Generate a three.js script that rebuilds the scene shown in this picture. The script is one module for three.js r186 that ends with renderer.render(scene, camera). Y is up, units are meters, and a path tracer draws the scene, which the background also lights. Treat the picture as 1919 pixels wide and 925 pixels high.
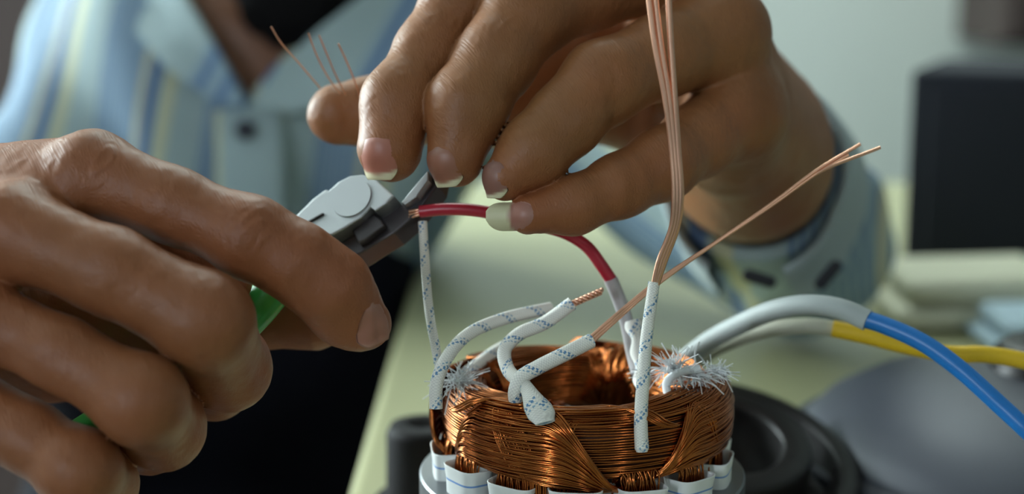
import * as THREE from 'three';
import { mergeGeometries } from 'three/addons/utils/BufferGeometryUtils.js';
import { RoundedBoxGeometry } from 'three/addons/geometries/RoundedBoxGeometry.js';
import { RectAreaLightUniformsLib } from 'three/addons/lights/RectAreaLightUniformsLib.js';

// ---------------------------------------------------------------- camera, light, exposure
RectAreaLightUniformsLib.init();
const scene = new THREE.Scene();
const W = 1919, H = 925, PITCH = THREE.MathUtils.degToRad(11), FOV = 18.7;
const FOCUS = 0.372, APERTURE = 8.0;                       // metres, millimetres
const camera = new THREE.PerspectiveCamera(FOV, W / H, 0.02, 30);
camera.position.set(0, 0.94, 0);
camera.rotation.x = -PITCH;
camera.focus = FOCUS;
camera.userData.fStop = camera.getFocalLength() / APERTURE;
scene.add(camera);
const renderer = new THREE.WebGLRenderer({ antialias: true });
renderer.toneMapping = THREE.LinearToneMapping;
renderer.toneMappingExposure = 1.15;
renderer.shadowMap.enabled = true;
scene.background = new THREE.Color(0.55, 0.68, 0.8);      // even sky outside the closed room
const LIGHT = {
  windowLeft: { color: 0xe2f1f4, glow: 23 },
  windowRear: { color: 0xe6f2ff, glow: 25 },
  strip: { color: 0xf2f4f2, glow: 8 },
  ceiling: { color: 0xe8f6f0, glow: 8.5 },
};

// ---------------------------------------------------------------- helpers
const FPX = (H / 2) / Math.tan(THREE.MathUtils.degToRad(FOV / 2));
const CR = new THREE.Vector3(1, 0, 0), CU = new THREE.Vector3(0, Math.cos(PITCH), -Math.sin(PITCH)), CF = new THREE.Vector3(0, -Math.sin(PITCH), -Math.cos(PITCH));
const v3 = (x, y, z) => new THREE.Vector3(x, y, z);
// a point the lens sees at (px, py) lying `d` metres deep
function at(px, py, d) {
  return camera.position.clone().addScaledVector(CR, (px - W / 2) / FPX * d).addScaledVector(CU, (H / 2 - py) / FPX * d).addScaledVector(CF, d);
}
const dir = (x, y, z) => v3(0, 0, 0).addScaledVector(CR, x).addScaledVector(CU, y).addScaledVector(CF, -z).normalize();
let seed = 12345;
function rnd() { seed = (seed * 1664525 + 1013904223) >>> 0; return seed / 4294967296; }
const rr = (a, b) => a + (b - a) * rnd();
const lerp = (a, b, t) => a + (b - a) * t, clamp = (x, a, b) => Math.min(b, Math.max(a, x));
const sstep = (a, b, x) => { const t = clamp((x - a) / (b - a), 0, 1); return t * t * (3 - 2 * t); };
function hash3(x, y, z) { let h = (x * 374761393 + y * 668265263 + z * 2147483647) | 0; h = Math.imul(h ^ (h >>> 13), 1274126177); h ^= h >>> 16; return (h >>> 0) / 4294967296; }
function noise3(x, y, z) {
  const X = Math.floor(x), Y = Math.floor(y), Z = Math.floor(z); let fx = x - X, fy = y - Y, fz = z - Z;
  fx = fx * fx * (3 - 2 * fx); fy = fy * fy * (3 - 2 * fy); fz = fz * fz * (3 - 2 * fz);
  const l = (a, b, t) => a + (b - a) * t;
  return l(l(l(hash3(X, Y, Z), hash3(X + 1, Y, Z), fx), l(hash3(X, Y + 1, Z), hash3(X + 1, Y + 1, Z), fx), fy),
    l(l(hash3(X, Y, Z + 1), hash3(X + 1, Y, Z + 1), fx), l(hash3(X, Y + 1, Z + 1), hash3(X + 1, Y + 1, Z + 1), fx), fy), fz) * 2 - 1;
}
const used = {};
function numbered(name) { used[name] = (used[name] ?? -1) + 1; return used[name] ? name + '_' + String(used[name]).padStart(3, '0') : name; }
function thing(name, label, category, pos = v3(0, 0, 0), group) {
  const o = new THREE.Group(); o.name = numbered(name); o.position.copy(pos); scene.add(o);
  o.userData = { label, category }; if (group) o.userData.group = group; return o;
}
function part(name, geo, material, parent, label) {
  const m = new THREE.Mesh(geo, material); m.name = name; m.castShadow = m.receiveShadow = true; parent.add(m);
  if (label) m.userData.label = label; return m;
}
// geometry given in world coordinates, hung under a thing that stands somewhere
function wpart(name, geo, material, parent, label) {
  parent.updateWorldMatrix(true, false);
  geo.applyMatrix4(parent.matrixWorld.clone().invert());
  return part(name, geo, material, parent, label);
}
function struct(name, geo, material, parent = scene) {
  const m = part(name, geo, material, parent); if (parent === scene) m.userData.kind = 'structure'; return m;
}
function box(x0, x1, y0, y1, z0, z1) { const g = new THREE.BoxGeometry(x1 - x0, y1 - y0, z1 - z0); g.translate((x0 + x1) / 2, (y0 + y1) / 2, (z0 + z1) / 2); return g; }
function rbox(w, h, d, r = 0.003) { return new RoundedBoxGeometry(w, h, d, 3, r); }
const M = (o) => new THREE.MeshPhysicalMaterial(o);

// a tube swept along points; radius may vary, may be flattened; uv in metres
function sweep(pts, radius, { segs = 60, sides = 8, flat = null, closed = false, cap = true, up = v3(0, 1, 0), tension = 0.5 } = {}) {
  const curve = pts.length > 2 ? new THREE.CatmullRomCurve3(pts, closed, 'centripetal', tension) : new THREE.LineCurve3(pts[0], pts[1]);
  const P = pts.length > 2 ? curve.getPoints(segs) : Array.from({ length: segs + 1 }, (_, i) => curve.getPoint(i / segs));
  const pos = [], nor = [], uv = [], idx = [];
  let n = null, len = 0;
  const T = P.map((p, i) => P[Math.min(i + 1, segs)].clone().sub(P[Math.max(i - 1, 0)]).normalize());
  for (let i = 0; i <= segs; i++) {
    const t = T[i];
    if (!n) { n = up.clone().addScaledVector(t, -up.dot(t)); if (n.lengthSq() < 1e-4) n = v3(1, 0, 0).addScaledVector(t, -t.x); n.normalize(); }
    else n.addScaledVector(t, -n.dot(t)).normalize();
    const b = t.clone().cross(n);
    if (i) len += P[i].distanceTo(P[i - 1]);
    const f = i / segs, r = typeof radius === 'function' ? radius(f) : radius, fl = flat ? flat(f) : 1;
    for (let k = 0; k <= sides; k++) {
      const a = k / sides * Math.PI * 2, c = Math.cos(a), s = Math.sin(a);
      const q = P[i].clone().addScaledVector(n, c * r * fl).addScaledVector(b, s * r / Math.sqrt(fl));
      const m = v3(0, 0, 0).addScaledVector(n, c / fl).addScaledVector(b, s).normalize();
      pos.push(q.x, q.y, q.z); nor.push(m.x, m.y, m.z); uv.push(len, a * r);
    }
  }
  for (let i = 0; i < segs; i++) for (let k = 0; k < sides; k++) {
    const a = i * (sides + 1) + k, b = a + sides + 1;
    idx.push(a, a + 1, b, b, a + 1, b + 1);
  }
  if (cap && !closed) for (const [i, s] of [[0, -1], [segs, 1]]) {
    const base = pos.length / 3, c = P[i], t = T[i];
    pos.push(c.x, c.y, c.z); nor.push(t.x * s, t.y * s, t.z * s); uv.push(0, 0);
    for (let k = 0; k <= sides; k++) { const o = (i * (sides + 1) + k) * 3; pos.push(pos[o], pos[o + 1], pos[o + 2]); nor.push(t.x * s, t.y * s, t.z * s); uv.push(0.001, 0); }
    for (let k = 0; k < sides; k++) s > 0 ? idx.push(base, base + 1 + k, base + 2 + k) : idx.push(base, base + 2 + k, base + 1 + k);
  }
  const g = new THREE.BufferGeometry();
  g.setAttribute('position', new THREE.Float32BufferAttribute(pos, 3)); g.setAttribute('normal', new THREE.Float32BufferAttribute(nor, 3));
  g.setAttribute('uv', new THREE.Float32BufferAttribute(uv, 2)); g.setIndex(idx); return g;
}
function dataTex(w, h, fn, srgb = true) {
  const d = new Uint8Array(w * h * 4);
  for (let y = 0; y < h; y++) for (let x = 0; x < w; x++) { const c = fn(x, y), o = (y * w + x) * 4; d[o] = c[0]; d[o + 1] = c[1]; d[o + 2] = c[2]; d[o + 3] = 255; }
  const t = new THREE.DataTexture(d, w, h); t.wrapS = t.wrapT = THREE.RepeatWrapping; t.magFilter = THREE.LinearFilter; t.minFilter = THREE.LinearMipmapLinearFilter; t.generateMipmaps = true;
  if (srgb) t.colorSpace = THREE.SRGBColorSpace; t.needsUpdate = true; return t;
}

// ---------------------------------------------------------------- signed distance modelling
class Cap {   // tapered capsule
  constructor(a, b, ra, rb, k) { this.a = a; this.b = b; this.ra = ra; this.rb = rb; this.k = k; this.dx = b.x - a.x; this.dy = b.y - a.y; this.dz = b.z - a.z; this.l2 = Math.max(1e-12, this.dx ** 2 + this.dy ** 2 + this.dz ** 2); }
  d(x, y, z) {
    const px = x - this.a.x, py = y - this.a.y, pz = z - this.a.z;
    let t = (px * this.dx + py * this.dy + pz * this.dz) / this.l2; t = t < 0 ? 0 : t > 1 ? 1 : t;
    const qx = px - t * this.dx, qy = py - t * this.dy, qz = pz - t * this.dz;
    return Math.sqrt(qx * qx + qy * qy + qz * qz) - (this.ra + (this.rb - this.ra) * t);
  }
}
class Ell {   // ellipsoid with axes x, y, z given as unit vectors
  constructor(c, r, X = v3(1, 0, 0), Y = v3(0, 1, 0), Z = v3(0, 0, 1)) { this.c = c; this.r = r; this.X = X; this.Y = Y; this.Z = Z; }
  d(x, y, z) {
    const px = x - this.c.x, py = y - this.c.y, pz = z - this.c.z;
    const u = (px * this.X.x + py * this.X.y + pz * this.X.z), v = (px * this.Y.x + py * this.Y.y + pz * this.Y.z), w = (px * this.Z.x + py * this.Z.y + pz * this.Z.z);
    const a = Math.hypot(u / this.r[0], v / this.r[1], w / this.r[2]), b = Math.hypot(u / this.r[0] ** 2, v / this.r[1] ** 2, w / this.r[2] ** 2);
    return b > 1e-9 ? a * (a - 1) / b : -Math.min(...this.r);
  }
}
const smin = (a, b, k) => { const h = k - Math.abs(a - b); return h > 0 ? Math.min(a, b) - h * h / (4 * k) : Math.min(a, b); };
const smax = (a, b, k) => -smin(-a, -b, k);
// naive surface nets on a sparsely evaluated grid, vertices pulled onto the surface
function meshField(F, lo, hi, cell) {
  const B = 8, nx = Math.ceil((hi.x - lo.x) / cell / B) * B + 1, ny = Math.ceil((hi.y - lo.y) / cell / B) * B + 1, nz = Math.ceil((hi.z - lo.z) / cell / B) * B + 1;
  const D = new Float32Array(nx * ny * nz).fill(1), id = (i, j, k) => (k * ny + j) * nx + i;
  const act = [], half = B * cell / 2;
  for (let k = 0; k < nz - 1; k += B) for (let j = 0; j < ny - 1; j += B) for (let i = 0; i < nx - 1; i += B) {
    const d = F(lo.x + i * cell + half, lo.y + j * cell + half, lo.z + k * cell + half);
    if (Math.abs(d) < half * 2.3) act.push(i, j, k);
    else if (d < 0) for (let c = 0; c <= B; c++) for (let b = 0; b <= B; b++) D.fill(-1, id(i, j + b, k + c), id(i + B, j + b, k + c) + 1);
  }
  const done = new Uint8Array(D.length);
  for (let q = 0; q < act.length; q += 3) for (let c = 0; c <= B; c++) for (let b = 0; b <= B; b++) for (let a = 0; a <= B; a++) {
    const n = id(act[q] + a, act[q + 1] + b, act[q + 2] + c); if (done[n]) continue; done[n] = 1;
    D[n] = F(lo.x + (act[q] + a) * cell, lo.y + (act[q + 1] + b) * cell, lo.z + (act[q + 2] + c) * cell);
  }
  const vid = new Int32Array(D.length).fill(-1), pos = [], idx = [];
  const sx = 1, sy = nx, sz = nx * ny, corner = [0, sx, sy, sx + sy, sz, sz + sx, sz + sy, sz + sx + sy];
  const E = [[0, 1], [2, 3], [4, 5], [6, 7], [0, 2], [1, 3], [4, 6], [5, 7], [0, 4], [1, 5], [2, 6], [3, 7]];
  for (let q = 0; q < act.length; q += 3) for (let c = 0; c < B; c++) for (let b = 0; b < B; b++) for (let a = 0; a < B; a++) {
    const i = act[q] + a, j = act[q + 1] + b, k = act[q + 2] + c, n = id(i, j, k); let m = 0;
    for (let e = 0; e < 8; e++) if (D[n + corner[e]] < 0) m |= 1 << e;
    if (m === 0 || m === 255) continue;
    let x = 0, y = 0, z = 0, cnt = 0;
    for (const [p, r] of E) {
      const dp = D[n + corner[p]], dr = D[n + corner[r]]; if ((dp < 0) === (dr < 0)) continue;
      const t = dp / (dp - dr); cnt++;
      x += lerp(p & 1, r & 1, t); y += lerp(p >> 1 & 1, r >> 1 & 1, t); z += lerp(p >> 2, r >> 2, t);
    }
    vid[n] = pos.length / 3; pos.push(lo.x + (i + x / cnt) * cell, lo.y + (j + y / cnt) * cell, lo.z + (k + z / cnt) * cell);
  }
  const quad = (a, b, c, d, flip) => { if (a < 0 || b < 0 || c < 0 || d < 0) return; flip ? idx.push(a, c, b, a, d, c) : idx.push(a, b, c, a, c, d); };
  for (let q = 0; q < act.length; q += 3) for (let c = 0; c < B; c++) for (let b = 0; b < B; b++) for (let a = 0; a < B; a++) {
    const i = act[q] + a, j = act[q + 1] + b, k = act[q + 2] + c; if (!i || !j || !k) continue;
    const n = id(i, j, k), s = D[n] < 0;
    if (s !== D[n + sx] < 0) quad(vid[n - sy - sz], vid[n - sz], vid[n], vid[n - sy], !s);
    if (s !== D[n + sy] < 0) quad(vid[n - sx - sz], vid[n - sx], vid[n], vid[n - sz], !s);
    if (s !== D[n + sz] < 0) quad(vid[n - sx - sy], vid[n - sy], vid[n], vid[n - sx], !s);
  }
  const nor = new Float32Array(pos.length), e = cell * 0.35;
  for (let it = 0; it < 3; it++) for (let p = 0; p < pos.length; p += 3) {
    const x = pos[p], y = pos[p + 1], z = pos[p + 2];
    let gx = F(x + e, y, z) - F(x - e, y, z), gy = F(x, y + e, z) - F(x, y - e, z), gz = F(x, y, z + e) - F(x, y, z - e);
    const l = Math.hypot(gx, gy, gz) || 1, grad = l / (2 * e); gx /= l; gy /= l; gz /= l;
    if (it < 2) { const s = clamp(F(x, y, z) / Math.max(0.4, grad), -cell, cell) * 0.8; pos[p] -= gx * s; pos[p + 1] -= gy * s; pos[p + 2] -= gz * s; }
    else { nor[p] = gx; nor[p + 1] = gy; nor[p + 2] = gz; }
  }
  const g = new THREE.BufferGeometry();
  g.setAttribute('position', new THREE.Float32BufferAttribute(pos, 3)); g.setAttribute('normal', new THREE.BufferAttribute(nor, 3)); g.setIndex(idx);
  return g;
}
function paint(g, fn) {
  const p = g.attributes.position, c = new Float32Array(p.count * 3);
  for (let i = 0; i < p.count; i++) { const q = fn(p.getX(i), p.getY(i), p.getZ(i)); c[i * 3] = q[0]; c[i * 3 + 1] = q[1]; c[i * 3 + 2] = q[2]; }
  g.setAttribute('color', new THREE.BufferAttribute(c, 3)); return g;
}

// ---------------------------------------------------------------- materials
const mat = {
  wall: M({ color: new THREE.Color(0.80, 0.87, 0.82), roughness: 0.85 }),
  ceiling: M({ color: new THREE.Color(0.5, 0.52, 0.5), roughness: 0.9 }),
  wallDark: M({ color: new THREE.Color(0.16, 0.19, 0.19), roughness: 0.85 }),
  floor: M({ color: new THREE.Color(0.10, 0.095, 0.09), roughness: 0.5 }),
  table: M({ color: new THREE.Color(0.40, 0.395, 0.225), roughness: 0.38 }),
  skin: M({ vertexColors: true, roughness: 0.48, specularIntensity: 0.8 }),
  nail: M({ vertexColors: true, roughness: 0.42 }),
  shirt: M({ roughness: 0.9 }),
  shirtPlain: M({ color: new THREE.Color(0.37, 0.44, 0.46), roughness: 0.9 }),
  trousers: M({ color: new THREE.Color(0.007, 0.007, 0.012), roughness: 0.9, specularIntensity: 0.25 }),
  hair: M({ color: new THREE.Color(0.005, 0.0045, 0.005), roughness: 0.9, specularIntensity: 0.25 }),
  shoe: M({ color: new THREE.Color(0.02, 0.015, 0.012), roughness: 0.5 }),
  eye: M({ color: new THREE.Color(0.7, 0.68, 0.64), roughness: 0.2 }),
  button: M({ color: new THREE.Color(0.012, 0.014, 0.025), roughness: 0.4 }),
  enamel: M({ color: new THREE.Color(0.42, 0.135, 0.036), metalness: 1, roughness: 0.17 }),
  enamelDark: M({ color: new THREE.Color(0.06, 0.022, 0.01), metalness: 0.6, roughness: 0.5 }),
  copper: M({ color: new THREE.Color(0.80, 0.45, 0.31), metalness: 1, roughness: 0.34 }),
  steel: M({ color: new THREE.Color(0.37, 0.38, 0.39), metalness: 1, roughness: 0.45 }),
  steelDark: M({ color: new THREE.Color(0.09, 0.08, 0.085), metalness: 0.9, roughness: 0.42 }),
  lamination: M({ color: new THREE.Color(0.25, 0.26, 0.27), metalness: 0.9, roughness: 0.4 }),
  green: M({ color: new THREE.Color(0.03, 0.30, 0.05), roughness: 0.32 }),
  red: M({ color: new THREE.Color(0.40, 0.015, 0.035), roughness: 0.35 }),
  blue: M({ color: new THREE.Color(0.012, 0.165, 0.50), roughness: 0.35 }),
  yellow: M({ color: new THREE.Color(0.72, 0.46, 0.012), roughness: 0.4 }),
  greySleeve: M({ color: new THREE.Color(0.36, 0.40, 0.39), roughness: 0.6 }),
  creamSleeve: M({ color: new THREE.Color(0.40, 0.40, 0.31), roughness: 0.6 }),
  paleSleeve: M({ color: new THREE.Color(0.55, 0.52, 0.52), roughness: 0.5, transmission: 0.3 }),
  cotton: M({ color: new THREE.Color(0.80, 0.83, 0.84), roughness: 0.95 }),
  paper: M({ roughness: 0.8 }),
  black: M({ color: new THREE.Color(0.014, 0.012, 0.012), roughness: 0.42, specularIntensity: 0.8 }),
  rubber: M({ color: new THREE.Color(0.01, 0.009, 0.01), roughness: 0.7, specularIntensity: 0.5 }),
  monitor: M({ color: new THREE.Color(0.014, 0.016, 0.024), roughness: 0.7, specularIntensity: 0.5 }),
  greyPaint: M({ color: new THREE.Color(0.055, 0.06, 0.075), roughness: 0.5, metalness: 0.2 }),
  cream: M({ color: new THREE.Color(0.66, 0.65, 0.5), roughness: 0.9 }),
  paleBlue: M({ color: new THREE.Color(0.45, 0.58, 0.66), roughness: 0.9 }),
  brownWood: M({ color: new THREE.Color(0.06, 0.04, 0.035), roughness: 0.6 }),
  frame: M({ color: new THREE.Color(0.7, 0.7, 0.68), roughness: 0.5 }),
  cord: M({ color: new THREE.Color(0.015, 0.013, 0.013), roughness: 0.7 }),
};
// fine skin relief: a net of shallow lines about a millimetre apart
mat.skin.bumpMap = (() => { const N = 256, C = []; for (let i = 0; i < 170; i++) C.push([rnd() * N, rnd() * N]); const cell = 32, G = {}; C.forEach((c) => { const k = Math.floor(c[0] / cell) + ',' + Math.floor(c[1] / cell); (G[k] ??= []).push(c); });
  const t = dataTex(N, N, (x, y) => { let a = 1e9, b = 1e9; for (let j = -1; j <= 1; j++) for (let i = -1; i <= 1; i++) for (const c of G[((Math.floor(x / cell) + i + 8) % 8) + ',' + ((Math.floor(y / cell) + j + 8) % 8)] ?? []) { let dx = Math.abs(c[0] - x), dy = Math.abs(c[1] - y); dx = Math.min(dx, N - dx); dy = Math.min(dy, N - dy); const d = Math.hypot(dx, dy * 0.8); if (d < a) { b = a; a = d; } else if (d < b) b = d; } const v = clamp((b - a) / 12, 0, 1) * 200 + 40 * rnd(); return [v, v, v]; }, false); t.repeat.set(1 / 0.013, 1 / 0.013); return t; })();
mat.skin.bumpScale = 0.00007;
// braided sleeving: fine weave with blue tracer flecks (printed dye), 4 mm x 6 mm tile
mat.braid = M({
  roughness: 0.55,
  map: (() => { const t = dataTex(256, 256, (x, y) => {
    const u = x / 256, w = y / 256, weave = ((Math.floor(u * 26) + Math.floor(w * 20)) % 2) ? 1 : 0.93;
    let c = [244, 243, 234].map((k) => k * weave);
    const s1 = ((u - w) % 1 + 1) % 1, fleck = Math.sin(u * 37 + Math.floor(w * 20) * 2.1) > 0.0;
    if (s1 < 0.13 && fleck) c = [92, 138, 178]; if (s1 > 0.2 && s1 < 0.26 && fleck) c = [140, 172, 192];
    return c; }); t.repeat.set(1 / 0.009, 1 / 0.0115); return t; })(),
  bumpMap: (() => { const t = dataTex(64, 64, (x, y) => { const a = Math.abs(Math.sin((x + y) / 64 * Math.PI * 2)) * 0.5 + Math.abs(Math.sin((x - y) / 64 * Math.PI * 2)) * 0.5; return [a * 255, a * 255, a * 255]; }, false); t.repeat.set(1 / 0.0012, 1 / 0.0012); return t; })(),
  bumpScale: 0.00012,
});
mat.paper.map = (() => { const t = dataTex(8, 128, (x, y) => (y > 50 && y < 58 ? [110, 150, 205] : [226, 229, 226])); t.repeat.set(1, 1); return t; })();
// shirt stripes, one tile is 62 mm wide
const stripeTex = dataTex(512, 8, (x) => {
  const u = x / 512 * 62, band = (a, b) => u >= a && u < b;
  let c = [158, 176, 178];
  if (band(0, 6)) c = [84, 110, 150];
  if (band(8, 15)) c = [190, 192, 162];
  if (band(32, 57)) c = (u % 3.3) < 1.5 ? [104, 130, 162] : [142, 164, 178];
  if (band(57, 60)) c = [190, 186, 160];
  return c; });
stripeTex.repeat.set(1 / 0.062, 1);
mat.shirt.map = stripeTex;

// ---------------------------------------------------------------- room
const TABLE = 0.75;
{
  const x0 = -3.0, x1 = 2.6, z0 = -3.0, z1 = 1.9, y1 = 2.7, t = 0.15;
  struct('floor', box(x0 - t, x1 + t, -0.1, 0, z0 - t, z1 + t), mat.floor);
  struct('ceiling', box(x0 - t, x1 + t, y1, y1 + 0.1, z0 - t, z1 + t), mat.ceiling);
  struct('wall_back', box(x0 - t, x1 + t, 0, y1, z0 - t, z0), mat.wall);
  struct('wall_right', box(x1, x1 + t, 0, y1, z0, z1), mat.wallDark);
  const wl = { z0: -2.85, z1: -1.25, y0: 0.95, y1: 2.6 }, wr = { x0: -1.6, x1: -1.3, y0: 1.15, y1: 2.05 };
  struct('wall_left', mergeGeometries([box(x0 - t, x0, 0, wl.y0, z0, z1), box(x0 - t, x0, wl.y1, y1, z0, z1), box(x0 - t, x0, wl.y0, wl.y1, z0, wl.z0), box(x0 - t, x0, wl.y0, wl.y1, wl.z1, z1)]), mat.wall);
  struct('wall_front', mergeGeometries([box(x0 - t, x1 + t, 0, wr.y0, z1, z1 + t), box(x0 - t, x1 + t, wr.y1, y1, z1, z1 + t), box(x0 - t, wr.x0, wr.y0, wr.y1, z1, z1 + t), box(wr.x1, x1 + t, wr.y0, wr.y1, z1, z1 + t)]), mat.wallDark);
  // frosted window panes lit by the day outside
  const pane = (L) => M({ color: 0x111111, emissive: L.color, emissiveIntensity: L.glow * 0.5, roughness: 0.6 });
  const w1 = new THREE.Group(); w1.name = 'window_1'; w1.userData.kind = 'structure'; scene.add(w1);
  part('window_frame', mergeGeometries([box(x0 - 0.1, x0 - 0.05, wl.y0, wl.y0 + 0.05, wl.z0, wl.z1), box(x0 - 0.1, x0 - 0.05, wl.y1 - 0.05, wl.y1, wl.z0, wl.z1), box(x0 - 0.1, x0 - 0.05, wl.y0, wl.y1, wl.z0, wl.z0 + 0.05), box(x0 - 0.1, x0 - 0.05, wl.y0, wl.y1, wl.z1 - 0.05, wl.z1)]), mat.frame, w1);
  part('window_pane', box(x0 - 0.09, x0 - 0.07, wl.y0, wl.y1, wl.z0, wl.z1), pane(LIGHT.windowLeft), w1);
  const w2 = new THREE.Group(); w2.name = 'window_2'; w2.userData.kind = 'structure'; scene.add(w2);
  part('window_frame', mergeGeometries([box(wr.x0, wr.x1, wr.y0, wr.y0 + 0.04, z1 + 0.05, z1 + 0.1), box(wr.x0, wr.x1, wr.y1 - 0.04, wr.y1, z1 + 0.05, z1 + 0.1), box(wr.x0, wr.x0 + 0.04, wr.y0, wr.y1, z1 + 0.05, z1 + 0.1), box(wr.x1 - 0.04, wr.x1, wr.y0, wr.y1, z1 + 0.05, z1 + 0.1)]), mat.frame, w2);
  part('window_pane', box(wr.x0, wr.x1, wr.y0, wr.y1, z1 + 0.07, z1 + 0.09), pane(LIGHT.windowRear), w2);
  const area = (L, w, h, p, look) => { const l = new THREE.RectAreaLight(L.color, L.glow, w, h); l.position.copy(p); l.lookAt(look); l.name = 'daylight'; scene.add(l); };
  area(LIGHT.windowLeft, wl.z1 - wl.z0 - 0.1, wl.y1 - wl.y0 - 0.1, v3(x0 - 0.04, (wl.y0 + wl.y1) / 2, (wl.z0 + wl.z1) / 2), v3(5, (wl.y0 + wl.y1) / 2, (wl.z0 + wl.z1) / 2));
  area(LIGHT.windowRear, wr.x1 - wr.x0 - 0.08, wr.y1 - wr.y0 - 0.08, v3((wr.x0 + wr.x1) / 2, (wr.y0 + wr.y1) / 2, z1 + 0.04), v3((wr.x0 + wr.x1) / 2, (wr.y0 + wr.y1) / 2, -5));
  const wl2 = thing('wall_light', 'upright white strip lamp on the wall behind the lens', 'wall light', v3(1.25, 1.2, z1 - 0.04));
  part('housing', box(-0.09, 0.09, 0, 0.9, 0, 0.04), mat.frame, wl2);
  part('diffuser', box(-0.07, 0.07, 0.02, 0.88, -0.012, -0.001), M({ color: 0x222222, emissive: LIGHT.strip.color, emissiveIntensity: LIGHT.strip.glow * 0.5 }), wl2);
  area(LIGHT.strip, 0.14, 0.86, v3(1.25, 1.65, z1 - 0.06), v3(1.25, 1.65, -5));
  // ceiling panel
  const cl = thing('ceiling_light', 'square white panel lamp on the ceiling above the workbench', 'ceiling light', v3(-0.1, y1 - 0.04, -2.1));
  part('frame', box(-0.43, 0.43, 0, 0.04, -0.43, 0.43), mat.frame, cl);
  part('diffuser', box(-0.4, 0.4, -0.008, -0.001, -0.4, 0.4), M({ color: 0x222222, emissive: LIGHT.ceiling.color, emissiveIntensity: LIGHT.ceiling.glow * 0.5 }), cl);
  area(LIGHT.ceiling, 0.8, 0.8, v3(-0.1, y1 - 0.06, -2.1), v3(-0.1, 0, -2.10001));
}
// workbench
{
  const b = thing('workbench', 'pale yellow-green workbench under the copper winding', 'table', v3(0.42, 0, -0.72));
  const top = rbox(0.96, 0.03, 1.10, 0.006); top.translate(0, TABLE - 0.015, 0); part('tabletop', top, mat.table, b);
  for (const [x, z] of [[-0.44, -0.5], [0.44, -0.5], [-0.44, 0.5], [0.44, 0.5]]) { const l = rbox(0.04, TABLE - 0.03, 0.04, 0.004); l.translate(x, (TABLE - 0.03) / 2, z); part('leg', l, mat.brownWood, b); }
}

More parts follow.
